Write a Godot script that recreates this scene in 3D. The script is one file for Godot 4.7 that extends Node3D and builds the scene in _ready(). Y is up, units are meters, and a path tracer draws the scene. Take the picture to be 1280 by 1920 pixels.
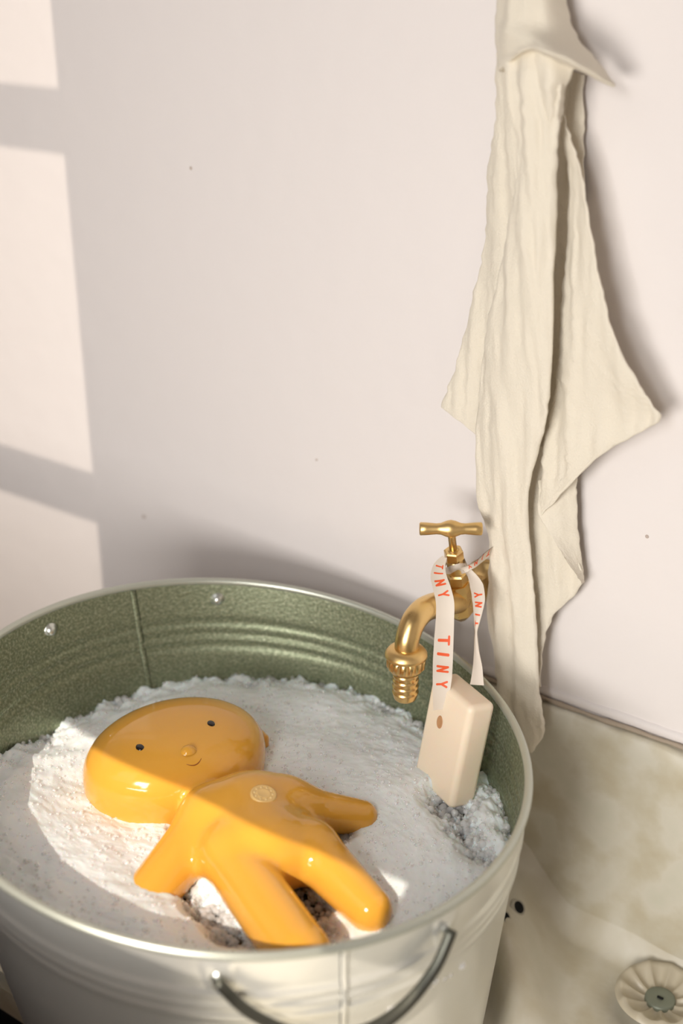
extends Node3D

const CREAM := Color(0.80, 0.745, 0.645)
var names := {}

# ---------- naming and bookkeeping ----------
func numbered(called: String) -> String:
	if not names.has(called):
		names[called] = 0
		return called
	names[called] += 1
	return "%s_%03d" % [called, names[called]]

func tag(o: Node, label: String, category: String, group := "") -> void:
	o.set_meta("label", label)
	o.set_meta("category", category)
	if group: o.set_meta("group", group)

func thing(called: String, label: String, category: String, pos := Vector3.ZERO) -> Node3D:
	var o := Node3D.new()
	o.name = numbered(called)
	add_child(o, true)
	o.position = pos
	tag(o, label, category)
	return o

func put(called: String, mesh: Mesh, m: Material, parent: Node = null) -> MeshInstance3D:
	var o := MeshInstance3D.new()
	o.mesh = mesh
	o.material_override = m
	if parent == null:
		o.name = numbered(called)
		add_child(o, true)
	else:
		o.name = called
		parent.add_child(o, true)
	return o

func struct(called: String, mesh: Mesh, m: Material) -> MeshInstance3D:
	var o := put(called, mesh, m)
	o.set_meta("kind", "structure")
	return o

func begin() -> SurfaceTool:
	var st := SurfaceTool.new()
	st.begin(Mesh.PRIMITIVE_TRIANGLES)
	return st

func done(st: SurfaceTool) -> ArrayMesh:
	st.generate_normals()
	return st.commit()

# ---------- shapes ----------
func tri(st: SurfaceTool, a: Vector3, b: Vector3, c: Vector3) -> void:
	st.add_vertex(a); st.add_vertex(b); st.add_vertex(c)

func quad(st: SurfaceTool, a: Vector3, b: Vector3, c: Vector3, d: Vector3) -> void:
	tri(st, a, b, c); tri(st, a, c, d)

# a grid of points; loop_u closes the rows on themselves
func grid(st: SurfaceTool, g: Array, loop_u := false, flip := false, uv := false) -> void:
	var nr := g.size()
	for i in nr - 1:
		var a: PackedVector3Array = g[i]
		var b: PackedVector3Array = g[i + 1]
		var n := a.size()
		for j in (n if loop_u else n - 1):
			var k := (j + 1) % n
			var p := [a[j], a[k], b[k], b[j]]
			var t := [Vector2(float(j) / (n - 1), float(i) / (nr - 1)), Vector2(float(j + 1) / (n - 1), float(i) / (nr - 1)), Vector2(float(j + 1) / (n - 1), float(i + 1) / (nr - 1)), Vector2(float(j) / (n - 1), float(i + 1) / (nr - 1))]
			for q in ([0, 2, 1, 0, 3, 2] if flip else [0, 1, 2, 0, 2, 3]):
				if uv: st.set_uv(t[q])
				st.add_vertex(p[q])

func box(st: SurfaceTool, lo: Vector3, hi: Vector3) -> void:
	st.set_smooth_group(-1)
	var p := []
	for i in 8:
		p.append(Vector3(hi.x if i & 1 else lo.x, hi.y if i & 2 else lo.y, hi.z if i & 4 else lo.z))
	for f in [[0, 2, 3, 1], [4, 5, 7, 6], [0, 4, 6, 2], [1, 3, 7, 5], [2, 6, 7, 3], [0, 1, 5, 4]]:
		quad(st, p[f[0]], p[f[3]], p[f[2]], p[f[1]])

# lathe about the y axis of frame t; profile of [radius, height]; round corners by smoothing groups off when flat
func lathe(st: SurfaceTool, t: Transform3D, prof: Array, n := 40, phase := 0.0) -> void:
	var g := []
	for p in prof:
		var row := PackedVector3Array()
		for j in n:
			var a := TAU * j / n + phase
			row.append(t * Vector3(cos(a) * p[0], p[1], sin(a) * p[0]))
		g.append(row)
	grid(st, g, true)

# hexagonal or many-sided prism with chamfers, flat shaded
func prism(st: SurfaceTool, t: Transform3D, r: float, y0: float, y1: float, n := 6, ch := 0.0012, phase := 0.0) -> void:
	st.set_smooth_group(-1)
	lathe(st, t, [[0.0, y0], [r - ch, y0], [r, y0 + ch], [r, y1 - ch], [r - ch, y1], [0.0, y1]], n, phase)
	st.set_smooth_group(0)

func smooth_path(pts: Array, per := 8) -> PackedVector3Array:
	var out := PackedVector3Array()
	for i in pts.size() - 1:
		var a: Vector3 = pts[maxi(i - 1, 0)]
		var b: Vector3 = pts[i]
		var c: Vector3 = pts[i + 1]
		var d: Vector3 = pts[mini(i + 2, pts.size() - 1)]
		for k in per:
			out.append(b.cubic_interpolate(c, a, d, float(k) / per))
	out.append(pts[-1])
	return out

# tube along a path; radii interpolated over the path
func tube(st: SurfaceTool, path: PackedVector3Array, radii: Array, n := 14, caps := true) -> void:
	var g := []
	var tan0 := (path[1] - path[0]).normalized()
	var side := tan0.cross(Vector3.UP if absf(tan0.y) < 0.9 else Vector3.RIGHT).normalized()
	for i in path.size():
		var tg := (path[mini(i + 1, path.size() - 1)] - path[maxi(i - 1, 0)]).normalized()
		side = (side - tg * side.dot(tg)).normalized()
		var up := tg.cross(side)
		var f := float(i) / (path.size() - 1) * (radii.size() - 1)
		var k := mini(int(f), radii.size() - 2)
		var r: float = lerpf(radii[k], radii[k + 1], f - k)
		var row := PackedVector3Array()
		for j in n:
			var a := TAU * j / n
			row.append(path[i] + (side * cos(a) + up * sin(a)) * r)
		g.append(row)
	if caps:
		var first := PackedVector3Array()
		var last := PackedVector3Array()
		for j in n:
			first.append(path[0]); last.append(path[-1])
		g.push_front(first); g.append(last)
	grid(st, g, true, true)

# superellipsoid-ish rounded box: half sizes h, corner radius r
func rounded_box(st: SurfaceTool, t: Transform3D, h: Vector3, r: float, n := 14, power := 2.0) -> void:
	var g := []
	for i in 2 * n + 2:
		var v := -PI / 2 + PI * float(i if i <= n else i - 1) / (2 * n)
		var sy := 1.0 if i > n else -1.0
		var row := PackedVector3Array()
		for q in 4:
			for j in n + 1:
				var a := TAU * (q + float(j) / n) / 4.0
				var c := Vector3(cos(v) * cos(a), sin(v), cos(v) * sin(a)) * r
				var sx := 1.0 if q == 0 or q == 3 else -1.0
				var sz := 1.0 if q < 2 else -1.0
				row.append(t * (Vector3(sx * (h.x - r), sy * (h.y - r), sz * (h.z - r)) + c))
		g.append(row)
	for e in 2:
		var cap_row := PackedVector3Array()
		for j in g[0].size():
			cap_row.append(t * Vector3(0, -h.y if e == 0 else h.y, 0))
		if e == 0: g.push_front(cap_row)
		else: g.append(cap_row)
	grid(st, g, true)

# ---------- materials ----------
func mat(c: Color, rough: float, metal := 0.0) -> StandardMaterial3D:
	var m := StandardMaterial3D.new()
	m.albedo_color = c
	m.roughness = rough
	m.metallic = metal
	return m

func noise_tex(freq: float, octaves: int, size: int, ramp: Array = [], kind := FastNoiseLite.TYPE_SIMPLEX_SMOOTH, sd := 1) -> NoiseTexture2D:
	var n := FastNoiseLite.new()
	n.noise_type = kind
	n.seed = sd
	n.frequency = freq
	n.fractal_octaves = octaves
	n.fractal_type = FastNoiseLite.FRACTAL_FBM if octaves > 1 else FastNoiseLite.FRACTAL_NONE
	var t := NoiseTexture2D.new()
	t.width = size; t.height = size
	t.seamless = true
	t.noise = n
	if ramp.size():
		var g := Gradient.new()
		g.offsets = PackedFloat32Array(ramp[0])
		g.colors = PackedColorArray(ramp[1])
		t.color_ramp = g
	return t

func tri_scale(m: StandardMaterial3D, s: float, world := true) -> void:
	m.uv1_triplanar = true
	m.uv1_world_triplanar = world
	m.uv1_scale = Vector3.ONE * s

func relief(m: StandardMaterial3D, t: Texture2D, cm: float) -> void:
	m.heightmap_enabled = true
	m.heightmap_texture = t
	m.heightmap_scale = cm

# ---------- the tub: its wall as a function of angle and depth below the rim ----------
const TUB := Vector3(0, 0.979, 0.302)
const TUB_H := 0.315
func tub_point(t: float, h: float, off := 0.0) -> Vector3:
	var ph := 1.803
	var x := 0.2435 * cos(t)
	var z := 0.2565 * sin(t)
	var X := x * cos(ph) - z * sin(ph)
	var Z := x * sin(ph) + z * cos(ph)
	var k := 1.0 - 0.56 * h + off / 0.25
	var y := TUB.y - h + (X * -0.0785 + Z * 0.0209) * (1.0 - h / TUB_H)
	return Vector3(TUB.x + X * k + 0.040 * h, y, TUB.z + Z * k - 0.028 * h)

# depth below the rim at which the wall stands at height y
func tub_depth(t: float, y: float) -> float:
	var a := tub_point(t, 0.0).y
	var b := tub_point(t, TUB_H).y
	return (a - y) / (a - b) * TUB_H

func ridge(h: float) -> float:
	var o := 0.0
	for c in [0.046, 0.058, 0.070]:
		o += exp(-pow((h - c) / 0.0034, 2.0)) * 0.0024
	return o

# ---------- signed distances for the doll ----------
func cap(p: Vector3, a: Vector3, b: Vector3, ra: float, rb: float) -> float:
	var ab := b - a
	var t := clampf((p - a).dot(ab) / ab.length_squared(), 0.0, 1.0)
	return (p - a - ab * t).length() - lerpf(ra, rb, t)

func smin(a: float, b: float, k: float) -> float:
	var h := maxf(k - absf(a - b), 0.0) / k
	return minf(a, b) - h * h * k * 0.25

# surface nets over a box; field is a Callable(Vector3) -> float
func nets(st: SurfaceTool, field: Callable, lo: Vector3, hi: Vector3, cell: float) -> void:
	var n := Vector3i(((hi - lo) / cell).ceil()) + Vector3i.ONE
	var sx := 1
	var sy := n.x
	var sz := n.x * n.y
	var v := PackedFloat32Array()
	v.resize(n.x * n.y * n.z)
	v.fill(1.0)
	# coarse pass first, so that far cells are skipped
	var step := 4
	for kz in range(0, n.z, step):
		for ky in range(0, n.y, step):
			for kx in range(0, n.x, step):
				var mid := lo + Vector3(kx + 1.5, ky + 1.5, kz + 1.5) * cell
				var d: float = field.call(mid)
				var far := absf(d) > cell * step * 1.3
				for z in range(kz, mini(kz + step, n.z)):
					for y in range(ky, mini(ky + step, n.y)):
						for x in range(kx, mini(kx + step, n.x)):
							v[x + y * sy + z * sz] = d if far else field.call(lo + Vector3(x, y, z) * cell)
	var where := {}
	for z in n.z - 1:
		for y in n.y - 1:
			for x in n.x - 1:
				var i := x + y * sy + z * sz
				var s := v[i] < 0.0
				if (v[i + 1] < 0.0) == s and (v[i + sy] < 0.0) == s and (v[i + sz] < 0.0) == s and (v[i + 1 + sy] < 0.0) == s and (v[i + 1 + sz] < 0.0) == s and (v[i + sy + sz] < 0.0) == s and (v[i + 1 + sy + sz] < 0.0) == s:
					continue
				var p := lo + Vector3(x + 0.5, y + 0.5, z + 0.5) * cell
				for it in 3:
					var d: float = field.call(p)
					var e := cell * 0.3
					var gr := Vector3(field.call(p + Vector3(e, 0, 0)) - field.call(p - Vector3(e, 0, 0)), field.call(p + Vector3(0, e, 0)) - field.call(p - Vector3(0, e, 0)), field.call(p + Vector3(0, 0, e)) - field.call(p - Vector3(0, 0, e))) / (2.0 * e)
					p -= gr * d / maxf(gr.length_squared(), 0.2)
				where[i] = p
	for i in where:
		var s: bool = v[i] < 0.0
		for ax in [[sx, sy, sz], [sy, sz, sx], [sz, sx, sy]]:
			if (v[i + ax[0]] < 0.0) == s: continue
			var a: int = i
			var b: int = i - ax[1]
			var c: int = i - ax[1] - ax[2]
			var d: int = i - ax[2]
			if not (where.has(b) and where.has(c) and where.has(d)): continue
			if s: quad(st, where[a], where[d], where[c], where[b])
			else: quad(st, where[a], where[b], where[c], where[d])

# ---------- cloth: control rows of points made into a thin shell with soft folds ----------
func cloth(st: SurfaceTool, rows: Array, bulge: float, folds: float, sd: int, nu := 28, thick := 0.0014) -> void:
	var fine := FastNoiseLite.new()
	fine.seed = sd
	fine.frequency = 1.0
	var cols := []
	var k: int = rows[0].size() / 3
	for j in k:
		var pts := []
		for r in rows:
			pts.append(Vector3(r[3 * j], r[3 * j + 1], r[3 * j + 2]))
		cols.append(smooth_path(pts, 7))
	var g := []
	var h := []
	for i in cols[0].size():
		var pts := []
		for j in k:
			pts.append(cols[j][i])
		var across := smooth_path(pts, maxi(1, nu / (k - 1)))
		var a := PackedVector3Array()
		for j in across.size():
			var u := float(j) / (across.size() - 1)
			var p := across[j]
			var w := clampf(across[0].distance_to(across[-1]) / 0.05, 0.0, 1.0)
			p.z += bulge * w * pow(maxf(sin(PI * u), 0.0), 0.6)
			p.z += folds * w * fine.get_noise_2d(p.x * 34.0 + p.y * 3.0, p.y * 4.0) * 1.8
			p.z += 0.0007 * fine.get_noise_2d(p.x * 110.0, p.y * 50.0 + 50.0)
			p.x += 0.0022 * fine.get_noise_2d(p.x * 30.0 + 90.0, p.y * 70.0)
			a.append(p)
		g.append(a)
	for i in g.size():
		var b := PackedVector3Array()
		for q in g[i]:
			b.append(q - Vector3(0, 0, thick))
		h.append(b)
	# one closed skin: front, far edge, back, near edge
	var skin := []
	for i in g.size():
		var row := PackedVector3Array()
		row.append_array(g[i])
		var back: PackedVector3Array = h[i].duplicate()
		back.reverse()
		row.append_array(back)
		skin.append(row)
	grid(st, skin, true, true)

# ---------- ribbon: [x, y, z, width] points; the strip faces the given side ----------
func ribbon(st: SurfaceTool, pts: Array, across: Vector3, v0: float, v1: float) -> void:
	var mid := []
	for p in pts: mid.append(Vector3(p[0], p[1], p[2]))
	var path := smooth_path(mid, 8)
	var g := []
	for i in path.size():
		var f := float(i) / 8.0
		var k := mini(int(f), pts.size() - 2)
		var w: float = lerpf(pts[k][3], pts[k + 1][3], f - k)
		var tg := (path[mini(i + 1, path.size() - 1)] - path[maxi(i - 1, 0)]).normalized()
		var s := (across - tg * across.dot(tg)).normalized()
		var nrm := s.cross(tg)
		var row := PackedVector3Array()
		for j in 7:
			var u := j / 6.0 - 0.5
			row.append(path[i] + s * w * u + nrm * (0.0012 * (1.0 - 4.0 * u * u)))
		g.append(row)
	for side in 2:
		for i in g.size() - 1:
			for j in 6:
				var q := [g[i][j], g[i][j + 1], g[i + 1][j + 1], g[i + 1][j]]
				var n: Vector3 = (q[1] - q[0]).cross(q[3] - q[0]).normalized() * (0.0004 if side else 0.0)
				var va := lerpf(v0, v1, float(i) / (g.size() - 1))
				var vb := lerpf(v0, v1, float(i + 1) / (g.size() - 1))
				var t := [Vector2(j / 6.0, va), Vector2((j + 1) / 6.0, va), Vector2((j + 1) / 6.0, vb), Vector2(j / 6.0, vb)]
				for o in ([0, 2, 1, 0, 3, 2] if side else [0, 1, 2, 0, 2, 3]):
					st.set_uv(t[o]); st.add_vertex(q[o] + n)

func stroke(im: Image, a: Vector2, b: Vector2, w: float, c: Color) -> void:
	for y in range(int(minf(a.y, b.y) - w - 1), int(maxf(a.y, b.y) + w + 2)):
		for x in range(int(minf(a.x, b.x) - w - 1), int(maxf(a.x, b.x) + w + 2)):
			if x < 0 or y < 0 or x >= im.get_width() or y >= im.get_height(): continue
			var p := Vector2(x, y)
			var d := p.distance_to(Geometry2D.get_closest_point_to_segment(p, a, b))
			if d < w + 0.7:
				im.set_pixel(x, y, im.get_pixel(x, y).lerp(c, clampf(w + 0.7 - d, 0.0, 1.0)))

# one brush-drawn letter turned a quarter clockwise: its top is on the right; centre (x, y), height along x, width along y
func letter(im: Image, ch: String, cx: float, cy: float, hh: float, hw: float, c: Color) -> void:
	var lines := {"T": [[-1, 1, 1, 1], [0, 1, 0.1, -1]], "I": [[0.1, 1, -0.1, -1]], "N": [[-1, -1, -0.8, 1], [-0.8, 1, 0.8, -1], [0.8, -1, 1, 1]], "Y": [[-1, 1, 0, -0.1], [1, 1, 0, -0.1], [0, -0.1, 0.1, -1]]}
	for l in lines[ch]:
		stroke(im, Vector2(cx + l[1] * hh, cy + l[0] * hw), Vector2(cx + l[3] * hh, cy + l[2] * hw), 7.0, c)

func ribbon_print(at: Array, upward := false) -> ImageTexture:
	var im := Image.create(128, 1024, false, Image.FORMAT_RGBA8)
	im.fill(Color(0.88, 0.835, 0.775))
	for i in at.size():
		letter(im, "TINY"[i % 4], 64, at[i] * 1024.0, -34.0 if upward else 34.0, -17.0 if upward else 17.0, Color(0.92, 0.36, 0.17))
	return ImageTexture.create_from_image(im)

func _ready() -> void:
	# ================= camera, sky, sun, soft light, exposure =================
	var cam := Camera3D.new()
	cam.name = "camera"
	var at := CameraAttributesPhysical.new()
	at.frustum_focal_length = 29.904
	at.frustum_focus_distance = 1.14
	at.frustum_near = 0.02
	at.frustum_far = 60.0
	at.exposure_aperture = 1.6
	cam.attributes = at
	cam.fov = 43.7326
	cam.near = 0.02
	cam.far = 60.0
	cam.position = Vector3(0.596, 1.597, 0.985)
	cam.rotation = Vector3(-0.433832, 0.614111, 0.0)
	add_child(cam)
	cam.current = true

	var env := Environment.new()
	env.background_mode = Environment.BG_SKY
	var sky := ProceduralSkyMaterial.new()
	sky.sky_top_color = Color(0.62, 0.74, 0.92)
	sky.sky_horizon_color = Color(0.93, 0.93, 0.92)
	sky.ground_bottom_color = Color(0.55, 0.52, 0.48)
	sky.ground_horizon_color = Color(0.8, 0.78, 0.74)
	sky.sky_energy_multiplier = 1.0
	sky.ground_energy_multiplier = 1.0
	env.sky = Sky.new()
	env.sky.sky_material = sky
	env.tonemap_mode = Environment.TONE_MAPPER_LINEAR
	env.tonemap_exposure = 1.03
	env.sdfgi_enabled = true
	env.ssao_enabled = true
	env.ssil_enabled = true
	var we := WorldEnvironment.new()
	we.name = "environment"
	we.environment = env
	add_child(we)

	var sun := DirectionalLight3D.new()
	sun.name = "sun"
	sun.light_color = Color(1.0, 0.945, 0.88)
	sun.light_energy = 1.3
	sun.light_angular_distance = 0.18
	sun.shadow_enabled = true
	add_child(sun)
	sun.look_at_from_position(Vector3(0.208, 0.8, 1.0) * 3.0, Vector3.ZERO)

	daylight("window_daylight", Vector3(0.25, 1.24, 1.66), Vector2(0.62, 0.44), 1.8, Color(1.0, 0.985, 0.965), -0.3)
	daylight("window_daylight", Vector3(0.42, 1.85, 1.66), Vector2(0.3, 0.45), 0.9, Color(1.0, 0.995, 0.985))
	daylight("window_daylight", Vector3(-0.58, 2.45, 1.66), Vector2(0.9, 1.15), 0.2, Color(0.98, 0.99, 1.0))

	room()
	sink()
	tub()
	foam()
	doll()
	tap()
	soap()
	towel()

func daylight(called: String, pos: Vector3, size: Vector2, energy: float, c: Color, dip := -0.45) -> void:
	var l := AreaLight3D.new()
	l.name = called
	l.area_size = size
	l.area_normalize_energy = true
	l.light_energy = energy
	l.light_color = c
	l.area_range = 12.0
	l.shadow_enabled = true
	add_child(l, true)
	l.look_at_from_position(pos, pos + Vector3(-0.08, dip, -1))

# ================= the room =================
func room() -> void:
	var plaster := mat(Color(0.90, 0.872, 0.857), 0.75)
	tri_scale(plaster, 1.6)
	relief(plaster, noise_tex(0.012, 5, 1024, [], FastNoiseLite.TYPE_SIMPLEX_SMOOTH, 3), 0.07)
	var plain := mat(Color(0.84, 0.815, 0.80), 0.8)
	var st := begin()
	box(st, Vector3(-1.75, 0, -0.15), Vector3(1.75, 3.3, 0))
	var back := struct("wall_back", done(st), plaster)
	st = begin()
	box(st, Vector3(-1.75, 0, 0), Vector3(-1.6, 3.3, 1.85))
	struct("wall_left", done(st), plain)
	st = begin()
	box(st, Vector3(1.6, 0, 0), Vector3(1.75, 3.3, 1.85))
	struct("wall_right", done(st), plain)
	st = begin()
	box(st, Vector3(-1.75, 3.3, -0.15), Vector3(1.75, 3.45, 1.85))
	struct("ceiling", done(st), plain)
	st = begin()
	box(st, Vector3(-1.75, -0.15, -0.15), Vector3(1.75, 0, 1.85))
	struct("floor", done(st), mat(Color(0.16, 0.12, 0.10), 0.6))
	# the window wall behind the camera: two openings, the second stepped to mask sun
	st = begin()
	var z0 := 1.7
	var z1 := 1.85
	for b in [[-1.6, 0.0, 1.6, 1.0], [-1.6, 3.05, 1.6, 3.3], [-1.6, 1.0, -1.06, 3.05], [-1.06, 1.0, -0.081, 1.86], [-0.081, 1.46, 0.054, 3.05], [0.054, 2.145, 0.495, 3.05], [0.495, 2.08, 0.55, 3.05], [0.054, 1.46, 0.417, 1.90], [0.55, 1.72, 0.75, 3.05], [0.75, 1.0, 1.6, 3.05]]:
		box(st, Vector3(b[0], b[1], z0), Vector3(b[2], b[3], z1))
	struct("wall_front", done(st), plain)
	var wood := mat(Color(0.9, 0.89, 0.87), 0.5)
	st = begin()
	box(st, Vector3(-1.06, 2.317, 1.70), Vector3(-0.081, 2.3525, 1.74))
	box(st, Vector3(-1.06, 2.759, 1.70), Vector3(-0.081, 2.796, 1.74))
	box(st, Vector3(-0.62, 1.86, 1.70), Vector3(-0.57, 3.05, 1.74))
	var w1 := struct("window_1", done(st), wood)
	var dimming_glass := mat(Color(0.93, 0.92, 0.9, 0.36), 0.1)  # unseen part-opaque glass, added to weaken the sun on the back wall
	dimming_glass.transparency = BaseMaterial3D.TRANSPARENCY_ALPHA
	for p in [[1.86, 2.317], [2.3525, 2.759], [2.796, 3.05]]:
		st = begin()
		box(st, Vector3(-1.06, p[0], 1.718), Vector3(-0.081, p[1], 1.722))
		put("pane", done(st), dimming_glass, w1)
	st = begin()
	box(st, Vector3(-0.081, 1.0, 1.75), Vector3(0.75, 1.012, 1.80))
	box(st, Vector3(0.054, 2.135, 1.83), Vector3(0.55, 2.145, 1.85))
	struct("window_2", done(st), wood)
	var chip_mat := mat(Color(0.74, 0.68, 0.64), 0.9)
	# added unseen boarded partition that shades the left outside of the tub
	var brown := mat(Color(0.46, 0.33, 0.22), 0.55)
	brown.albedo_texture = noise_tex(0.01, 4, 512, [[0.0, 1.0], [Color(0.7, 0.66, 0.6), Color(1, 1, 1)]], FastNoiseLite.TYPE_SIMPLEX_SMOOTH, 30)
	tri_scale(brown, 2.0)
	st = begin()
	box(st, Vector3(-1.6, 0, 0.77), Vector3(0.21, 1.005, 0.84))
	box(st, Vector3(-1.6, 1.005, 0.76), Vector3(0.22, 1.03, 0.85))
	struct("added_partition_1", done(st), brown)
	# the rough step of plaster just above the sink
	var bn := FastNoiseLite.new()
	bn.seed = 40
	bn.frequency = 1.0
	var pg := []
	for k in 4:
		var row := PackedVector3Array()
		for i in 120:
			var x := lerpf(-0.06, 1.1, i / 119.0)
			var w := bn.get_noise_1d(x * 50.0) * 0.0022 + bn.get_noise_1d(x * 16.0) * 0.002
			row.append([Vector3(x, 0.9165 + w, -0.001), Vector3(x, 0.9155 + w, 0.002), Vector3(x, 0.9075, 0.0026), Vector3(x, 0.9035 + w * 0.4, -0.001)][k])
		pg.append(row)
	st = begin()
	grid(st, pg)
	struct("trim_2", done(st), plaster)
	# chips and nail holes in the paint
	for c in [[-0.284, 1.371, 0.0011], [0.29, 1.19, 0.0015], [0.232, 1.103, 0.0011], [-0.385, 0.956, 0.0015], [-0.13, 1.09, 0.0008], [0.283, 1.05, 0.0014]]:
		st = begin()
		lathe(st, Transform3D(Basis(Vector3.RIGHT, PI / 2), Vector3(c[0], c[1], 0.0001)), [[c[2] * 1.7, 0.0], [c[2] * 1.2, 0.0007], [c[2] * 0.7, 0.0002], [0.0, 0.0002]], 10, c[0] * 9.0)
		put("paint_chip", done(st), chip_mat, back)

# ================= the old sink =================
func sink() -> void:
	var o := thing("sink", "old stained pale stone sink under the wall, to the right of the metal tub", "sink")
	var stone := mat(Color(0.83, 0.815, 0.765), 0.45)
	stone.albedo_texture = noise_tex(0.006, 5, 1024, [[0.0, 0.35, 0.62, 1.0], [Color(0.90, 0.86, 0.78), Color(0.95, 0.93, 0.88), Color(1, 0.99, 0.97), Color(0.97, 0.97, 0.94)]], FastNoiseLite.TYPE_SIMPLEX_SMOOTH, 8)
	tri_scale(stone, 2.2)
	relief(stone, noise_tex(0.05, 4, 512, [], FastNoiseLite.TYPE_SIMPLEX_SMOOTH, 4), 0.03)
	var nz := FastNoiseLite.new()
	nz.seed = 5
	nz.frequency = 1.0
	# back upstand, its top edge worn and uneven
	var g := []
	var n := 150
	for k in 6:
		var row := PackedVector3Array()
		for i in n:
			var x := lerpf(-0.08, 1.1, i / (n - 1.0))
			var w := nz.get_noise_1d(x * 60.0) * 0.0016 + nz.get_noise_1d(x * 14.0) * 0.002
			var p := [Vector3(x, 0.9 + w, 0.0005), Vector3(x, 0.901 + w, 0.007 + w), Vector3(x, 0.897 + w, 0.0115), Vector3(x, 0.88, 0.0125), Vector3(x, 0.78, 0.014), Vector3(x, 0.64, 0.016)]
			row.append(p[k])
		g.append(row)
	var st := begin()
	grid(st, g)
	put("back_panel", done(st), stone, o)
	# basin floor: raised left platform with a rounded corner, cove to the back, dished drain
	g = []
	var nx := 150
	var nzr := 120
	for k in nzr:
		var row := PackedVector3Array()
		for i in nx:
			var x := lerpf(-0.45, 0.8, i / (nx - 1.0))
			var z := lerpf(0.012, 0.40, pow(k / (nzr - 1.0), 1.3))
			row.append(Vector3(x, basin_y(x, z), z))
		g.append(row)
	st = begin()
	grid(st, g)
	put("basin", done(st), stone, o)
	st = begin()
	box(st, Vector3(-0.45, 0.60, 0.012), Vector3(0.8, 0.632, 0.40))
	box(st, Vector3(0.13, 0.60, 0.40), Vector3(0.8, 0.655, 0.74))
	put("slab", done(st), stone, o)
	# two overflow holes
	var dark := mat(Color(0.03, 0.03, 0.028), 0.9)
	for h in [[0.170, 0.104, 0.0046], [0.172, 0.080, 0.006]]:
		var p := Vector3(h[0], basin_y(h[0], h[1]), h[1])
		st = begin()
		lathe(st, Transform3D(Basis(Vector3.FORWARD, 0.75), p + Vector3(0.0012, 0.0012, 0)), [[h[2] * 1.5, -0.002], [h[2] * 1.25, 0.0008], [h[2], 0.0], [h[2] * 0.9, -0.003]], 24)
		var rim := put("overflow_rim", done(st), mat(Color(0.7, 0.68, 0.62), 0.5), o)
		st = begin()
		lathe(st, Transform3D(Basis(Vector3.FORWARD, 0.75), p + Vector3(0.0012, 0.0012, 0)), [[h[2], 0.0001], [h[2] * 0.6, -0.0006], [0.0, -0.0008]], 24)
		put("overflow_hole", done(st), dark, rim)
	# scalloped drain surround with a grey slotted plug
	var dc := Vector3(0.319, 0.655, 0.062)
	g = []
	for k in 9:
		var f := k / 8.0
		var row := PackedVector3Array()
		for i in 96:
			var a := TAU * i / 96.0
			var r := lerpf(0.012, 0.043, f)
			var fl := absf(sin(a * 5.5)) * 0.006 * sin(PI * clampf(f * 0.9 + 0.1, 0.0, 1.0))
			row.append(dc + Vector3(cos(a) * r, 0.002 + 0.012 * f * f * (3 - 2 * f) - fl + (0.002 if k < 8 else -0.006), sin(a) * r))
		g.append(row)
	st = begin()
	grid(st, g, true, true)
	put("drain_surround", done(st), mat(Color(0.76, 0.72, 0.63), 0.35), o)
	st = begin()
	lathe(st, Transform3D(Basis(), dc), [[0.0, 0.0045], [0.004, 0.0052], [0.0125, 0.0065], [0.0142, 0.0055], [0.0148, 0.002], [0.014, -0.003]], 36)
	var plug := put("drain_plug", done(st), mat(Color(0.5, 0.52, 0.46), 0.45, 0.3), o)
	st = begin()
	box(st, dc + Vector3(-0.003, 0.0048, -0.001), dc + Vector3(0.003, 0.0062, 0.001))
	put("plug_slot", done(st), dark, plug)
	# crumbled bead of old filler along the wall
	var pts := []
	for i in 60:
		var x := lerpf(-0.06, 1.0, i / 59.0)
		pts.append(Vector3(x, 0.9045 + nz.get_noise_1d(x * 40.0 + 7.0) * 0.0018, 0.0045))
	st = begin()
	var rad := []
	for i in 120: rad.append(0.0022 + 0.0016 * nz.get_noise_1d(i * 3.7))
	tube(st, smooth_path(pts, 4), rad, 7)
	put("filler_bead", done(st), mat(Color(0.66, 0.60, 0.53), 0.9), o)
	st = begin()
	box(st, Vector3(-0.45, 0.0, 0.02), Vector3(0.8, 0.60, 0.38))
	var cab := put("cabinet", done(st), mat(Color(0.05, 0.06, 0.09), 0.7))
	tag(cab, "dark navy base cupboard below the sink at the lower left corner", "cabinet")

func basin_y(x: float, z: float) -> float:
	var edge := 0.198 + z * 0.45
	var y := 0.655
	var d := Vector2(x - 0.01, z - 0.302).length()
	var lift := smoothstep(edge, edge - 0.075, x) * smoothstep(0.225, 0.245, d) * smoothstep(0.22, 0.12, z) * smoothstep(-0.35, -0.2, x)
	y += 0.058 * lift
	y += 0.03 * pow(clampf(1.0 - (z - 0.012) / 0.03, 0.0, 1.0), 2.0)
	y -= 0.008 * smoothstep(0.075, 0.03, Vector2(x - 0.319, z - 0.062).length())
	return y

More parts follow.
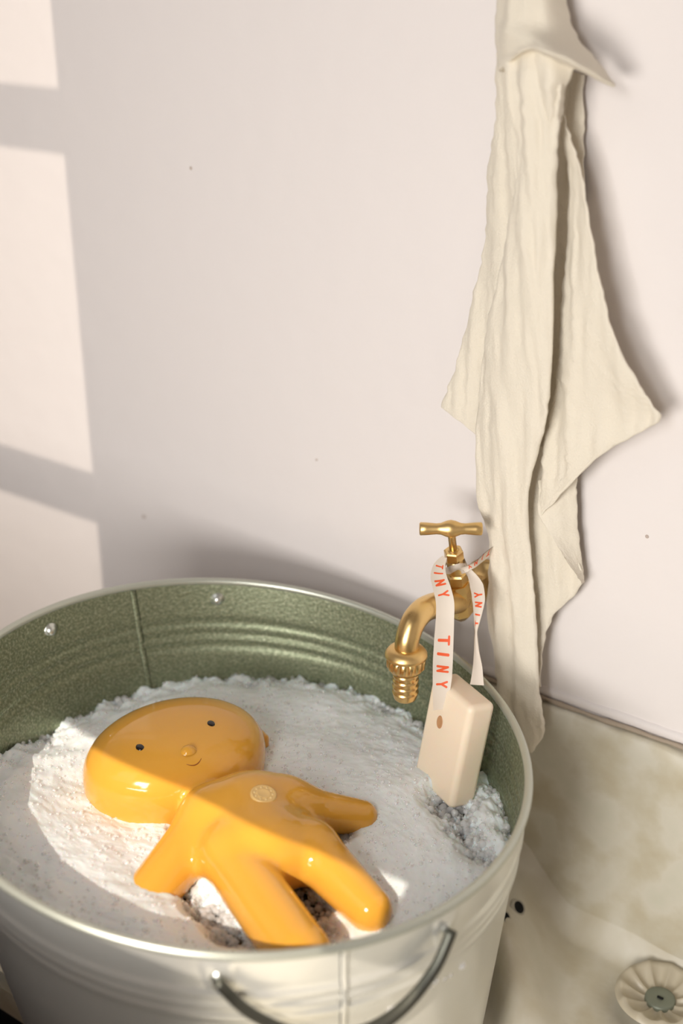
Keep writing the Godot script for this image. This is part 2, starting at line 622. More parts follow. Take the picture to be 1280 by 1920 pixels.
# ================= the zinc tub =================
func tub() -> void:
	var o := thing("tub", "galvanized round metal tub with rolled rim filled with foamy water, standing at the white wall", "tub")
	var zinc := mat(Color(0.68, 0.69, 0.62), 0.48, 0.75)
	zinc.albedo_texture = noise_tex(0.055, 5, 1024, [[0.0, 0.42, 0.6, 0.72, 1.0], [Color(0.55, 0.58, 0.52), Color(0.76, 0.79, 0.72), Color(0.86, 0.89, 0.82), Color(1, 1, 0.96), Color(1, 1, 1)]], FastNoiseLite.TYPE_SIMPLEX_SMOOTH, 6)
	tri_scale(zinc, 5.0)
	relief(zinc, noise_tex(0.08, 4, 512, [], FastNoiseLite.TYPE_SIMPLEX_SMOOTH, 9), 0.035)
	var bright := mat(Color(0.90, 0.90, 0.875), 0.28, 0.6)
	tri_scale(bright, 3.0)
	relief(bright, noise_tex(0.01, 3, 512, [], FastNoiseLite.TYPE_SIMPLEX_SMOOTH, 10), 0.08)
	var n := 200
	var inner := []
	var outer := []
	for k in 91:
		var h := TUB_H * k / 90.0
		var a := PackedVector3Array()
		var b := PackedVector3Array()
		for i in n:
			var t := TAU * i / n
			a.append(tub_point(t, h, ridge(h) - 0.0009))
			b.append(tub_point(t, h, ridge(h) + 0.0009))
		inner.append(a)
		outer.append(b)
	for k in 4:
		var a := PackedVector3Array()
		for i in n:
			a.append(tub_point(TAU * i / n, TUB_H - 0.004, -0.21 * (k + 1) / 4.0))
		inner.append(a)
	var st := begin()
	grid(st, inner, true)
	put("inner_wall", done(st), zinc, o)
	st = begin()
	grid(st, outer, true, true)
	put("outer_wall", done(st), bright, o)
	st = begin()
	var g := []
	for k in 13:
		var a := TAU * k / 12.0
		var row := PackedVector3Array()
		for i in n:
			row.append(tub_point(TAU * i / n, 0.0, cos(a) * 0.0036) + Vector3(0, sin(a) * 0.0036 - 0.003, 0))
		g.append(row)
	grid(st, g, true)
	put("rolled_rim", done(st), mat(Color(0.74, 0.75, 0.70), 0.35, 0.65), o)
	var seam_shade_mat := mat(Color(0.12, 0.12, 0.10), 0.8)
	# lap seams, front and back
	for sd in [[105.5, -1.0], [291.0, 1.0]]:
		var t0 := deg_to_rad(sd[0])
		g = []
		for k in 40:
			var h: float = 0.006 + 0.3 * k / 39.0
			var row := PackedVector3Array()
			for q in [[-0.012, 0.0006], [-0.010, 0.0016], [0.0, 0.0018], [0.0015, 0.0006]]:
				row.append(tub_point(t0 + q[0] * 1.6, h, ridge(h) + sd[1] * (q[1] + 0.0008)))
			g.append(row)
		st = begin()
		grid(st, g, false, sd[1] < 0)
		var seam := put("seam", done(st), zinc if sd[1] < 0 else bright, o)
		g = []  # dark strip along the lap edge, standing in for its shadow
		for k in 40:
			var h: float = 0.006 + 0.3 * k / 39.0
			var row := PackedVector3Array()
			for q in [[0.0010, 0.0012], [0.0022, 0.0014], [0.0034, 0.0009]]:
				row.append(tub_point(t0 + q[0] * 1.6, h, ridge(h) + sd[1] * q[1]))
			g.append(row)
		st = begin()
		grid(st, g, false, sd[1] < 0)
		put("seam_shade", done(st), seam_shade_mat, seam)
	# rivets of the two handles
	var steel := mat(Color(0.82, 0.83, 0.80), 0.3, 0.9)
	for rv in [[83.0, 0.022, -1.0], [125.0, 0.022, -1.0], [311.0, 0.024, 1.0], [270.5, 0.024, 1.0], [83.0, 0.022, 1.0], [125.0, 0.022, 1.0]]:
		var t1 := deg_to_rad(rv[0])
		var p := tub_point(t1, rv[1], rv[2] * 0.001)
		var out: Vector3 = (tub_point(t1, rv[1], 0.05) - p).normalized() * rv[2]
		var bs := Basis(Quaternion(Vector3.UP, out))
		st = begin()
		lathe(st, Transform3D(bs, p), [[0.0, 0.0042], [0.003, 0.0037], [0.0048, 0.0022], [0.0054, 0.0006], [0.0075, 0.0002], [0.0078, -0.001]], 24)
		put("rivet", done(st), steel, o)
	for hd in [[311.0, 270.5, 0.058], [125.0, 83.0, 0.02]]:
		var ha := deg_to_rad(hd[0])
		var hb := deg_to_rad(hd[1])
		var back: bool = hd[0] < 200.0
		var pts := []
		for k in 13:
			var f := k / 12.0
			var arch := pow(sin(PI * f), 0.75)
			var t := lerpf(ha, hb, f)
			if back:
				pts.append(tub_point(t, 0.022 - arch * 0.009, 0.006 + arch * 0.014))
			else:
				pts.append(tub_point(t, 0.022 + arch * hd[2], 0.008 + arch * 0.012))
		st = begin()
		tube(st, smooth_path(pts, 5), [0.0042, 0.0042, 0.005, 0.0055, 0.005, 0.0042, 0.0042] if not back else [0.003, 0.003], 14)
		put("handle", done(st), mat(Color(0.34, 0.34, 0.31), 0.4, 0.85), o)
		for t in [ha, hb]:
			g = []
			for k in 7:
				var h := 0.008 + 0.036 * k / 6.0
				var row := PackedVector3Array()
				for j in 9:
					var w := (j - 4) / 4.0 * 0.055 * (1.0 - 0.45 * pow(k / 6.0, 2.0))
					row.append(tub_point(t + w, h, 0.0022 - (0.0014 if j in [0, 8] or k in [0, 6] else 0.0)))
				g.append(row)
			st = begin()
			grid(st, g, false, true)
			put("handle_plate", done(st), bright, o)

# ================= water, foam, bubbles =================
const FOAM_Y := 0.885
var fnz := FastNoiseLite.new()
const DIPS := [[0.052, 0.398, 0.03, 0.034], [0.085, 0.41, 0.028, 0.034], [0.02, 0.392, 0.022, 0.024], [0.116, 0.345, 0.03, 0.03], [0.09, 0.335, 0.02, 0.026], [0.138, 0.372, 0.024, 0.028], [0.079, 0.264, 0.026, 0.024], [0.058, 0.268, 0.02, 0.02], [0.169, 0.195, 0.03, 0.018], [0.14, 0.168, 0.036, 0.03], [0.196, 0.215, 0.026, 0.014], [-0.03, 0.34, 0.014, 0.018]]
func foam_y(x: float, z: float, f: float) -> float:
	var y := FOAM_Y + 0.006 * fnz.get_noise_2d(x * 9.0, z * 9.0) + 0.0010 * fnz.get_noise_2d(x * 34.0 + 40.0, z * 34.0)
	y += 0.0005 * fnz.get_noise_2d(x * 130.0, z * 130.0 + 30.0) + 0.0004 * fnz.get_noise_2d(x * 340.0 + 9.0, z * 340.0)
	y += 0.034 * smoothstep(0.36, 0.50, z - x * 0.30)
	for d in DIPS:
		var q := Vector2(x - d[0], z - d[1]).length()
		if q < d[2]:
			var k: float = 1.0 - q / d[2]
			y -= d[3] * k * k * (3 - 2 * k) * (1.0 + 0.8 * fnz.get_noise_2d(x * 90.0, z * 90.0 + 70.0))
	if f > 0.88 and z < 0.42:
		y -= (f - 0.88) / 0.12 * maxf(0.0, 0.006 + 0.013 * fnz.get_noise_2d(x * 36.0 + 11.0, z * 36.0) + 0.004 * fnz.get_noise_2d(x * 150.0, z * 150.0))
	return y

func foam() -> void:
	fnz.seed = 21
	fnz.frequency = 1.0
	var n := 420
	var nr := 130
	var wall := PackedVector3Array()
	var water := PackedVector3Array()
	for i in n:
		var t := TAU * i / n
		wall.append(tub_point(t, tub_depth(t, FOAM_Y), -0.0012))
		water.append(tub_point(t, tub_depth(t, 0.868), -0.0012))
	var st := begin()
	var wr := []
	for k in 3:
		var row := PackedVector3Array()
		for i in n: row.append(Vector3(0.01, 0.868, 0.298).lerp(Vector3(water[i].x, 0.868, water[i].z), k / 2.0))
		wr.append(row)
	grid(st, wr, true)
	var wm := mat(Color(0.16, 0.15, 0.12), 0.05)
	var w := put("bath_water", done(st), wm)
	tag(w, "grey-brown bath water showing in gaps of the foam inside the metal tub", "water")
	w.set_meta("kind", "stuff")
	var g := []
	for k in nr + 1:
		var f := pow(float(k) / nr, 0.8)
		var row := PackedVector3Array()
		for i in n:
			var p := Vector3(0.01, 0, 0.298).lerp(Vector3(wall[i].x, 0, wall[i].z), f)
			p.y = foam_y(p.x, p.z, f)
			row.append(p)
		g.append(row)
	st = begin()
	grid(st, g, true)
	var fm := mat(Color(0.935, 0.95, 0.95), 0.6)
	fm.subsurf_scatter_enabled = true
	fm.subsurf_scatter_strength = 0.25
	tri_scale(fm, 14.0)
	relief(fm, noise_tex(0.09, 4, 512, [], FastNoiseLite.TYPE_SIMPLEX_SMOOTH, 12), 0.012)
	var o := put("soap_foam", done(st), fm)
	tag(o, "white soap foam covering the bath water around the yellow doll", "foam")
	o.set_meta("kind", "stuff")
	# bubbles of many sizes, thick in the gaps
	var rng := RandomNumberGenerator.new()
	rng.seed = 77
	var sp := SphereMesh.new()
	sp.radius = 1.0; sp.height = 2.0; sp.radial_segments = 12; sp.rings = 7
	var list := []
	while list.size() < 6000:
		var t := rng.randf() * n
		var f := sqrt(rng.randf())
		var i := int(t) % n
		var p := Vector3(0.01, 0, 0.298).lerp(Vector3(wall[i].x, 0, wall[i].z), f)
		p.y = foam_y(p.x, p.z, f)
		var gap := p.y < 0.878
		if not gap and rng.randf() > 0.16: continue
		var r := 0.0005 + 0.0016 * pow(rng.randf(), 3.0)
		if gap: r = 0.0008 + 0.0034 * pow(rng.randf(), 2.4)
		p.y = maxf(p.y, 0.868) + r * rng.randf_range(-0.2, 0.7)
		list.append(Transform3D(Basis().scaled(Vector3.ONE * r), p))
	var mm := MultiMesh.new()
	mm.transform_format = MultiMesh.TRANSFORM_3D
	mm.mesh = sp
	mm.instance_count = list.size()
	for i in list.size(): mm.set_instance_transform(i, list[i])
	var bm := mat(Color(0.97, 0.97, 0.97, 0.3), 0.02)
	bm.transparency = BaseMaterial3D.TRANSPARENCY_ALPHA
	var b := MultiMeshInstance3D.new()
	b.name = "bubbles"
	b.multimesh = mm
	b.material_override = bm
	b.set_meta("kind", "stuff")
	o.add_child(b)

# ================= the doll =================
const HC := Vector3(-0.083, 0.897, 0.285)
const HE := Vector3(0.3818, 0, -0.9243)
const HB := Vector3(0.9243, 0, 0.3818)
func head_d(p: Vector3) -> float:
	var q := p - HC
	var x := q.dot(HE) / 0.086
	var z := q.dot(HB) / 0.068
	var y := q.y / 0.047
	var rho := sqrt(x * x + z * z)
	var k := pow(pow(rho, 2.5) + pow(absf(y), 2.5), 0.4)
	return (k - 1.0) * 0.052

func body_d(p: Vector3) -> float:
	var d := cap(p, Vector3(0.0, 0.9, 0.330), Vector3(0.044, 0.9, 0.286), 0.029, 0.029)
	d = smin(d, cap(p, Vector3(0.026, 0.902, 0.31), Vector3(0.064, 0.903, 0.337), 0.038, 0.035), 0.02)
	d = smin(d, cap(p, Vector3(0.043, 0.9, 0.357), Vector3(0.09, 0.9, 0.316), 0.025, 0.025), 0.018)
	d = smin(d, cap(p, Vector3(0.041, 0.9, 0.358), Vector3(0.157, 0.904, 0.416), 0.0245, 0.024), 0.008)
	d = smin(d, cap(p, Vector3(0.092, 0.9, 0.313), Vector3(0.165, 0.891, 0.335), 0.0235, 0.018), 0.008)
	d = smin(d, cap(p, Vector3(-0.001, 0.902, 0.331), Vector3(0.004, 0.877, 0.424), 0.024, 0.021), 0.014)
	d = smin(d, cap(p, Vector3(0.044, 0.902, 0.283), Vector3(0.088, 0.882, 0.235), 0.022, 0.015), 0.014)
	return d

func doll_d(p: Vector3) -> float:
	return smin(head_d(p), body_d(p), 0.006)

func top_of(x: float, z: float) -> Vector3:
	var y := 0.97
	for i in 60:
		var d := doll_d(Vector3(x, y, z))
		if d < 0.00002: break
		y -= d * 0.8
	return Vector3(x, y, z)

func doll() -> void:
	var o := thing("doll", "glossy mustard yellow rubber doll with a round face floating on its back in the foam", "doll")
	var rubber := mat(Color(0.87, 0.63, 0.235), 0.12)
	rubber.metallic_specular = 0.4
	rubber.clearcoat_enabled = true
	rubber.clearcoat = 0.45
	rubber.clearcoat_roughness = 0.02
	rubber.subsurf_scatter_enabled = true
	rubber.subsurf_scatter_strength = 0.08
	var st := begin()
	nets(st, doll_d, Vector3(-0.175, 0.846, 0.19), Vector3(0.215, 0.956, 0.452), 0.0036)
	put("body", done(st), rubber, o)
	var black := mat(Color(0.09, 0.05, 0.03), 0.15)
	for e in [[-0.0834, 0.3277], [-0.055, 0.2664]]:
		var p := top_of(e[0], e[1])
		st = begin()
		lathe(st, Transform3D(Basis(HE, Vector3.UP, HB).scaled_local(Vector3(1.0, 1, 1.25)), p), [[0.0, 0.0007], [0.0022, 0.0006], [0.0034, 0.0002], [0.0039, -0.001]], 24)
		put("eye", done(st), black, o)
	var np := top_of(-0.0475, 0.3052)
	st = begin()
	lathe(st, Transform3D(Basis(HE * 1.15, Vector3.UP, HB), np), [[0.0, 0.0038], [0.0025, 0.0034], [0.0048, 0.0018], [0.0058, 0.0004], [0.0066, -0.0012]], 28)
	put("nose", done(st), rubber, o)
	var pts := []
	for k in 7:
		var f := k / 6.0 - 0.5
		var q := np + HB * (0.0135 - 0.012 * f * f) + HE * (0.0145 * f)
		pts.append(top_of(q.x, q.z) + Vector3(0, -0.0001, 0))
	st = begin()
	tube(st, smooth_path(pts, 4), [0.0002, 0.0005, 0.0005, 0.0002], 8)
	put("mouth", done(st), mat(Color(0.55, 0.28, 0.06), 0.4), o)
	for s in [1.0, -1.0]:
		var c: Vector3 = HC + HE * 0.0885 * s + Vector3(0, -0.006 if s > 0 else -0.02, 0)
		st = begin()
		rounded_box(st, Transform3D(Basis(HE, Vector3.UP, HB), c), Vector3(0.0055, 0.008, 0.0105), 0.0054, 6)
		put("ear", done(st), rubber, o)
	# moulded round mark on the chest
	var cp := top_of(0.0455, 0.3165)
	st = begin()
	var ce := 0.002
	var cn := Vector3(doll_d(cp + Vector3(ce, 0, 0)) - doll_d(cp - Vector3(ce, 0, 0)), doll_d(cp + Vector3(0, ce, 0)) - doll_d(cp - Vector3(0, ce, 0)), doll_d(cp + Vector3(0, 0, ce)) - doll_d(cp - Vector3(0, 0, ce))).normalized()
	var cb := Basis(Quaternion(Vector3.UP, cn))
	lathe(st, Transform3D(cb, cp), [[0.0112, -0.0015], [0.0108, 0.0004], [0.0098, 0.0009], [0.0090, 0.0004], [0.0062, 0.0005], [0.0055, 0.0010], [0.0045, 0.0006], [0.0, 0.0009]], 32)
	var mark := put("chest_mark", done(st), mat(Color(0.92, 0.76, 0.48), 0.35), o)
	st = begin()
	for k in 10:
		var a := TAU * k / 10.0
		lathe(st, Transform3D(cb, cp + cb * Vector3(cos(a) * 0.0076, 0.0004, sin(a) * 0.0076)), [[0.0, 0.0008], [0.0008, 0.0006], [0.0011, 0.0]], 8)
	put("mark_beads", done(st), mat(Color(0.93, 0.8, 0.56), 0.35), mark)

# ================= the brass tap =================
func tap() -> void:
	var o := thing("tap", "brass garden tap with a T handle and ribbed hose tail above the tub", "tap", Vector3(0.077, 1.0184, 0.0569))
	var brass := mat(Color(0.90, 0.765, 0.52), 0.24, 1.0)
	brass.clearcoat_enabled = false
	tri_scale(brass, 6.0)
	brass.roughness_texture = noise_tex(0.02, 4, 512, [[0.0, 1.0], [Color(0.75, 0.75, 0.75), Color(1, 1, 1)]], FastNoiseLite.TYPE_SIMPLEX_SMOOTH, 14)
	brass.roughness = 0.34
	relief(brass, noise_tex(0.015, 3, 256, [], FastNoiseLite.TYPE_SIMPLEX_SMOOTH, 15), 0.02)
	var satin := brass.duplicate()
	satin.roughness = 0.45
	var ax := Vector3(0, 0.9688, 0.248)
	var side := Vector3(0.8173, 0, -0.5762)
	var bx := (side - ax * side.dot(ax)).normalized()
	var stem := Transform3D(Basis(bx, ax, bx.cross(ax)), Vector3.ZERO)
	# T handle, level
	var hb := Basis(Vector3.UP.cross(side).normalized(), side, Vector3.UP)
	var hc := ax * 0.0822
	var st := begin()
	var prof := [[0.0, -0.0283], [0.0052, -0.0283], [0.0060, -0.0275], [0.0058, -0.022], [0.0050, -0.013], [0.0054, -0.009], [0.0074, -0.004], [0.0082, 0.0]]
	var full := prof.duplicate()
	for i in range(6, -1, -1): full.append([prof[i][0], -prof[i][1]])
	lathe(st, Transform3D(hb, hc), full, 28)
	put("handle", done(st), satin, o)
	st = begin()
	lathe(st, stem, [[0.0, 0.079], [0.0046, 0.0775], [0.0036, 0.0735], [0.0036, 0.05], [0.0, 0.05]], 24)
	put("stem", done(st), brass, o)
	st = begin()
	prism(st, stem, 0.0092, 0.0465, 0.0575, 6, 0.0012, 0.3)
	lathe(st, stem, [[0.0, 0.0585], [0.0045, 0.0585], [0.0058, 0.057]], 24)
	put("packing_nut", done(st), brass, o)
	st = begin()
	lathe(st, stem, [[0.0060, 0.0468], [0.0066, 0.0455], [0.0076, 0.0448], [0.0078, 0.0425], [0.0076, 0.034], [0.0080, 0.0315], [0.0086, 0.030]], 36)
	put("bonnet", done(st), brass, o)
	st = begin()
	prism(st, stem, 0.0108, 0.0185, 0.0315, 6, 0.0016, 0.1)
	put("bonnet_hex", done(st), brass, o)
	# faceted body with the barrel that runs to the wall
	st = begin()
	st.set_smooth_group(-1)
	lathe(st, stem, [[0.0, -0.0265], [0.006, -0.0255], [0.0128, -0.017], [0.0132, 0.012], [0.0118, 0.0192], [0.0, 0.0192]], 8, 0.2)
	put("body", done(st), brass, o)
	st = begin()
	tube(st, smooth_path([Vector3(0, -0.006, -0.042), Vector3(0, -0.004, -0.02), Vector3(0, -0.001, 0.005)]), [0.0105, 0.0105, 0.0115], 28)
	put("inlet", done(st), brass, o)
	st = begin()
	var zt := Transform3D(Basis(Vector3.RIGHT, PI / 2), Vector3(0, -0.006, -0.0569))
	prism(st, zt, 0.0145, 0.016, 0.026, 6, 0.0015)
	put("inlet_nut", done(st), brass, o)
	st = begin()
	lathe(st, zt, [[0.0, 0.0], [0.022, 0.0], [0.023, 0.002], [0.019, 0.0055], [0.012, 0.008], [0.0105, 0.02]], 36)
	put("wall_flange", done(st), brass, o)
	st = begin()
	tube(st, smooth_path([Vector3(0, -0.003, 0.0), Vector3(0, 0.004, 0.022), Vector3(0, 0.0125, 0.048), Vector3(0, 0.0155, 0.066), Vector3(0, 0.011, 0.081), Vector3(0, -0.001, 0.0895), Vector3(0, -0.014, 0.0915)]), [0.0125, 0.0122, 0.0118, 0.0115, 0.0112, 0.0110, 0.0108], 32)
	put("spout", done(st), brass, o)
	# hose union: smooth collar, knurled nut, barbed tail
	var ot := Transform3D(Basis(), Vector3(0, -0.0163, 0.0915))
	st = begin()
	lathe(st, ot, [[0.0095, 0.006], [0.0125, 0.0062], [0.0165, 0.004], [0.0190, 0.0005], [0.0192, -0.0022], [0.0172, -0.0036], [0.0, -0.004]], 48)
	put("collar", done(st), satin, o)
	st = begin()
	var g := []
	for p in [[0.0165, -0.003, 0.0], [0.0178, -0.0045, 1.0], [0.0178, -0.0125, 1.0], [0.0160, -0.0145, 0.3], [0.0140, -0.0175, 0.0], [0.0, -0.0178, 0.0]]:
		var row := PackedVector3Array()
		for j in 144:
			var a := TAU * j / 144.0
			var lobe := pow(absf(sin(a * 7.0)), 0.45)
			row.append(ot * Vector3(cos(a) * (p[0] - 0.0027 * p[2] * (1.0 - lobe)), p[1], sin(a) * (p[0] - 0.0027 * p[2] * (1.0 - lobe))))
		g.append(row)
	grid(st, g, true, true)
	put("knurled_nut", done(st), brass, o)
	st = begin()
	var tail := [[0.0118, -0.0165]]
	for k in 4:
		var y := -0.020 - k * 0.0062
		tail.append_array([[0.0112, y], [0.0121, y - 0.0008], [0.0119, y - 0.0018], [0.0109, y - 0.0052]])
	tail.append_array([[0.0106, -0.0455], [0.0098, -0.0470], [0.0082, -0.0470], [0.0078, -0.0440], [0.0078, -0.02]])
	lathe(st, ot, tail, 40)
	put("hose_tail", done(st), brass, o)

# ================= soap on its ribbon =================
func soap() -> void:
	var o := thing("soap", "cream bar of soap hanging from the brass tap on a ribbon with orange lettering", "soap", Vector3(0.125, 0.924, 0.141))
	var bx := Vector3(0.909, -0.0142, 0.4165).normalized()
	var by := Vector3(0.0795, 0.987, -0.138)
	by = (by - bx * by.dot(bx)).normalized()
	var bz := bx.cross(by)
	var fr := Basis(bx, by, bz)
	var sm := mat(Color(0.945, 0.87, 0.77), 0.45)
	sm.subsurf_scatter_enabled = true
	sm.subsurf_scatter_strength = 0.2
	tri_scale(sm, 8.0, false)
	relief(sm, noise_tex(0.02, 3, 256, [], FastNoiseLite.TYPE_SIMPLEX_SMOOTH, 16), 0.03)
	var st := begin()
	rounded_box(st, Transform3D(fr, Vector3.ZERO), Vector3(0.0307, 0.053, 0.0143), 0.0062, 10)
	put("bar", done(st), sm, o)
	st = begin()
	var hp := fr * Vector3(-0.0068, 0.0175, 0.0143)
	var hf := Transform3D(fr * Basis(Vector3.RIGHT, PI / 2) * Basis.from_scale(Vector3(0.8, 1, 1.25)), hp)
	lathe(st, hf, [[0.0054, -0.0004], [0.0048, 0.0006], [0.0040, 0.0004], [0.0, 0.0003]], 24)
	put("cord_hole", done(st), mat(Color(0.74, 0.55, 0.38), 0.6), o)
	var cloth_tape := mat(Color.WHITE, 0.55)
	cloth_tape.albedo_texture = ribbon_print([0.105, 0.172, 0.248, 0.335, 0.60, 0.665, 0.745, 0.845])
	cloth_tape.backlight_enabled = true
	cloth_tape.backlight = Color(0.35, 0.33, 0.3)
	var tape_up := cloth_tape.duplicate()
	tape_up.albedo_texture = ribbon_print([0.56, 0.49, 0.41, 0.33], true)
	var side := Vector3(0.8173, 0.0, -0.5762)
	var off := -o.position
	var s1 := [[0.0771, 1.0733, 0.0861, 0.0039], [0.0769, 1.0681, 0.0946, 0.0106], [0.0807, 1.0617, 0.1024, 0.0144], [0.0885, 1.0532, 0.1084, 0.0158], [0.0943, 1.0433, 0.1126, 0.0162], [0.0973, 1.0298, 0.1168, 0.0162], [0.1024, 1.0140, 0.1262, 0.0172], [0.1078, 0.9986, 0.1359, 0.0176], [0.1125, 0.9878, 0.1440, 0.0170], [0.1144, 0.9738, 0.1480, 0.0152], [0.1150, 0.9565, 0.1488, 0.0129]]
	var s2 := [[0.0856, 1.0599, 0.0689, 0.0049], [0.0956, 1.0546, 0.0702, 0.0068], [0.1043, 1.0468, 0.0739, 0.0122], [0.1107, 1.0368, 0.0804, 0.0116], [0.1143, 1.0246, 0.0876, 0.0068], [0.1166, 1.0114, 0.0934, 0.0019], [0.1228, 0.9981, 0.1020, 0.0043], [0.1287, 0.9871, 0.1094, 0.0082], [0.1339, 0.9744, 0.1184, 0.0125]]
	var s3 := [[0.0854, 1.0546, 0.0721, 0.0049], [0.0933, 1.0605, 0.0726, 0.0068], [0.0987, 1.0640, 0.0667, 0.0097], [0.1005, 1.0670, 0.0544, 0.0127], [0.1016, 1.0679, 0.0423, 0.0128]]
	var s4 := []
	for k in 13:
		var a := TAU * k / 12.0 + 2.2
		var c := Vector3(0.077, 1.0184, 0.0569) + Vector3(0, 0.9688, 0.248) * (0.041 + 0.004 * sin(a * 2.0))
		s4.append([c.x + cos(a) * 0.0094, c.y - sin(a) * 0.0024, c.z + sin(a) * 0.0094, 0.0062])
	for q in [[s1, cloth_tape, side, 0.0, 1.0], [s2, tape_up, side, 0.0, 1.0], [s3, tape_up, Vector3(0.3, 0.9, 0.2), 0.2, 0.6], [s4, tape_up, Vector3(0, 1, 0.1), 0.7, 0.95]]:
		var pts := []
		for p in q[0]: pts.append([p[0] + off.x, p[1] + off.y, p[2] + off.z, p[3]])
		st = begin()
		ribbon(st, pts, q[2], q[3], q[4])
		put("ribbon", done(st), q[1], o)

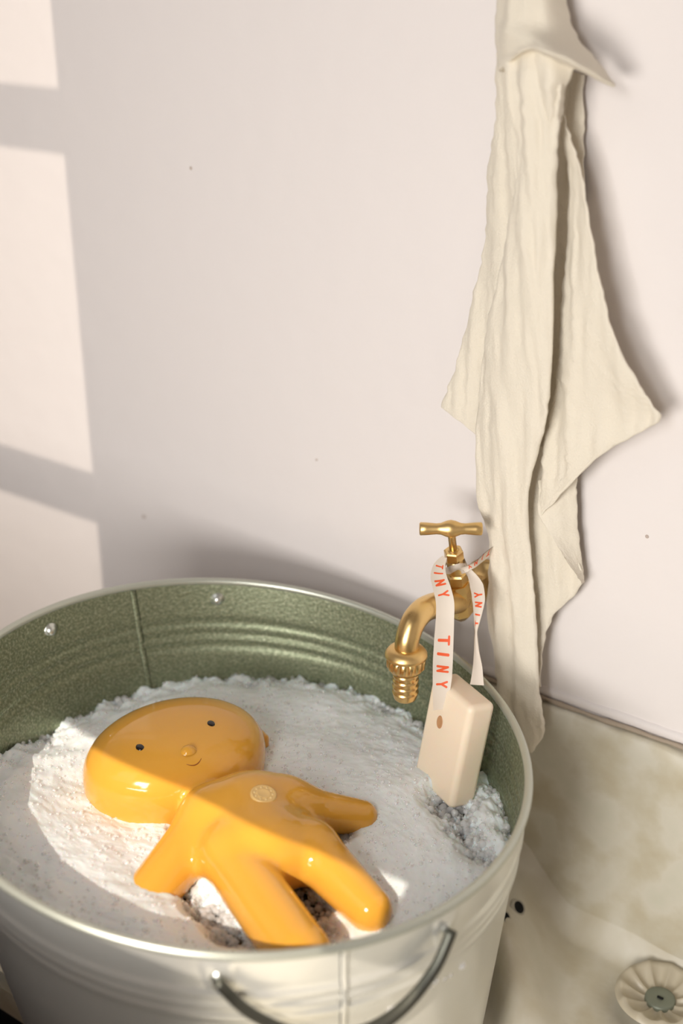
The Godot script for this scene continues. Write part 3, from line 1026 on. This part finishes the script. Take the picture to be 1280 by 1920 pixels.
# ================= the muslin cloth =================
func towel() -> void:
	var m := mat(Color(0.905, 0.87, 0.80), 0.85)
	m.backlight_enabled = true
	m.backlight = Color(0.32, 0.27, 0.18)
	tri_scale(m, 9.0)
	relief(m, noise_tex(0.09, 3, 512, [], FastNoiseLite.TYPE_SIMPLEX_SMOOTH, 18), 0.05)
	m.rim_enabled = true
	m.rim = 0.3
	var st := begin()
	cloth(st, [
		[0.1159, 1.482, 0.018, 0.1362, 1.483, 0.01],
		[0.1183, 1.398, 0.014, 0.1447, 1.4, 0.008],
		[0.1243, 1.304, 0.012, 0.1511, 1.307, 0.008],
		[0.1268, 1.208, 0.012, 0.1514, 1.212, 0.01],
		[0.117, 1.134, 0.014, 0.1443, 1.15, 0.012],
		[0.1178, 1.081, 0.016, 0.14, 1.094, 0.014]
	], 0, 0.002, 11)
	cloth(st, [
		[0.1273, 1.49, 0.012, 0.1414, 1.487, 0.01],
		[0.1293, 1.454, 0.012, 0.1451, 1.455, 0.01],
		[0.1339, 1.421, 0.012, 0.1475, 1.422, 0.01],
		[0.1414, 1.387, 0.012, 0.1519, 1.388, 0.01]
	], 0.003, 0.001, 12)
	cloth(st, [
		[0.0705, 1.506, 0.022, 0.0967, 1.506, 0.034],
		[0.0697, 1.484, 0.022, 0.0967, 1.486, 0.034],
		[0.0709, 1.444, 0.02, 0.1047, 1.448, 0.034],
		[0.0633, 1.414, 0.016, 0.108, 1.421, 0.034],
		[0.0621, 1.378, 0.014, 0.1058, 1.386, 0.03],
		[0.0605, 1.337, 0.012, 0.0989, 1.345, 0.026],
		[0.0539, 1.299, 0.012, 0.0889, 1.307, 0.022],
		[0.0466, 1.26, 0.014, 0.0822, 1.268, 0.02],
		[0.0404, 1.225, 0.018, 0.0766, 1.232, 0.018],
		[0.0305, 1.192, 0.022, 0.0762, 1.2, 0.018],
		[0.0342, 1.187, 0.024, 0.0759, 1.194, 0.018],
		[0.0551, 1.178, 0.024, 0.0761, 1.181, 0.018],
		[0.0714, 1.165, 0.02, 0.0759, 1.165, 0.018]
	], 0.004, 0.003, 13)
	cloth(st, [
		[0.1262, 1.172, 0.022, 0.1404, 1.174, 0.018],
		[0.1232, 1.127, 0.026, 0.1404, 1.129, 0.022],
		[0.127, 1.087, 0.026, 0.1633, 1.095, 0.02],
		[0.1312, 1.043, 0.024, 0.1827, 1.05, 0.016],
		[0.1384, 0.9886, 0.024, 0.1593, 1.01, 0.02],
		[0.1461, 0.957, 0.026, 0.152, 0.9786, 0.024],
		[0.1517, 0.9313, 0.03, 0.1544, 0.9335, 0.03]
	], 0.003, 0.003, 14)
	cloth(st, [
		[0.137, 1.144, 0.03, 0.1681, 1.152, 0.016],
		[0.1424, 1.113, 0.034, 0.1693, 1.132, 0.016],
		[0.154, 1.099, 0.034, 0.1744, 1.096, 0.016],
		[0.1717, 1.076, 0.032, 0.1807, 1.066, 0.016],
		[0.1861, 1.053, 0.026, 0.1852, 1.05, 0.018]
	], 0.002, 0.002, 15)
	cloth(st, [
		[0.1325, 1.455, 0.03, 0.1397, 1.459, 0.036],
		[0.1368, 1.436, 0.03, 0.1507, 1.438, 0.04],
		[0.1447, 1.407, 0.028, 0.1619, 1.415, 0.042],
		[0.1463, 1.364, 0.026, 0.1764, 1.371, 0.046],
		[0.1446, 1.319, 0.026, 0.1913, 1.329, 0.05],
		[0.1446, 1.282, 0.026, 0.2051, 1.295, 0.052],
		[0.1442, 1.249, 0.026, 0.2305, 1.257, 0.05],
		[0.1442, 1.222, 0.026, 0.24, 1.243, 0.045],
		[0.1421, 1.196, 0.028, 0.2472, 1.229, 0.04],
		[0.1418, 1.171, 0.03, 0.2247, 1.208, 0.04],
		[0.1411, 1.145, 0.03, 0.1928, 1.18, 0.038],
		[0.1413, 1.114, 0.032, 0.1455, 1.113, 0.034]
	], 0.004, 0.004, 16)
	cloth(st, [
		[0.0945, 1.510, 0.046, 0.1490, 1.503, 0.054],
		[0.0932, 1.495, 0.05, 0.1502, 1.488, 0.062],
		[0.1008, 1.464, 0.05, 0.1483, 1.472, 0.062],
		[0.1071, 1.44, 0.05, 0.1458, 1.451, 0.058],
		[0.1089, 1.411, 0.048, 0.1452, 1.416, 0.056],
		[0.1018, 1.379, 0.042, 0.1484, 1.357, 0.056],
		[0.0873, 1.312, 0.034, 0.1512, 1.281, 0.054],
		[0.075, 1.257, 0.03, 0.1526, 1.225, 0.052],
		[0.073, 1.202, 0.03, 0.1453, 1.186, 0.05],
		[0.0772, 1.12, 0.03, 0.1374, 1.121, 0.046],
		[0.0927, 1.072, 0.034, 0.1429, 1.057, 0.042],
		[0.0951, 0.9982, 0.034, 0.1505, 1.004, 0.042],
		[0.1087, 0.9418, 0.034, 0.1586, 0.9391, 0.04],
		[0.1195, 0.9072, 0.036, 0.1669, 0.9032, 0.04],
		[0.1354, 0.886, 0.038, 0.1634, 0.8804, 0.04],
		[0.1519, 0.8645, 0.04, 0.1565, 0.8639, 0.04]
	], 0.008, 0.0045, 17)
	cloth(st, [
		[0.0713, 1.567, 0.03, 0.0974, 1.568, 0.05, 0.1176, 1.569, 0.05, 0.1253, 1.568, 0.03],
		[0.0696, 1.532, 0.025, 0.0998, 1.537, 0.055, 0.1246, 1.538, 0.055, 0.131, 1.534, 0.025],
		[0.0723, 1.509, 0.03, 0.102, 1.522, 0.06, 0.1315, 1.522, 0.06, 0.1478, 1.512, 0.03],
		[0.0805, 1.496, 0.04, 0.1227, 1.514, 0.074, 0.1537, 1.51, 0.078, 0.1791, 1.49, 0.04],
		[0.0844, 1.489, 0.042, 0.126, 1.51, 0.078, 0.157, 1.505, 0.082, 0.184, 1.484, 0.042],
		[0.0818, 1.487, 0.03, 0.1191, 1.506, 0.06, 0.1475, 1.5, 0.062, 0.1718, 1.483, 0.03]
	], 0, 0.004, 18)
	cloth(st, [
		[0.102, 1.506, 0.05, 0.1237, 1.507, 0.06, 0.1393, 1.506, 0.064, 0.1543, 1.498, 0.055],
		[0.112, 1.489, 0.05, 0.1325, 1.490, 0.066, 0.1443, 1.490, 0.07, 0.1520, 1.489, 0.056],
		[0.1203, 1.474, 0.05, 0.1352, 1.473, 0.064, 0.1435, 1.472, 0.066, 0.148, 1.475, 0.056],
		[0.1286, 1.456, 0.05, 0.1354, 1.450, 0.056, 0.142, 1.450, 0.056, 0.1454, 1.456, 0.05]
	], 0, 0.001, 19)
	var o := put("muslin_cloth", done(st), m)
	tag(o, "long cream muslin cloth hanging in folds down the white wall beside the tap", "cloth")
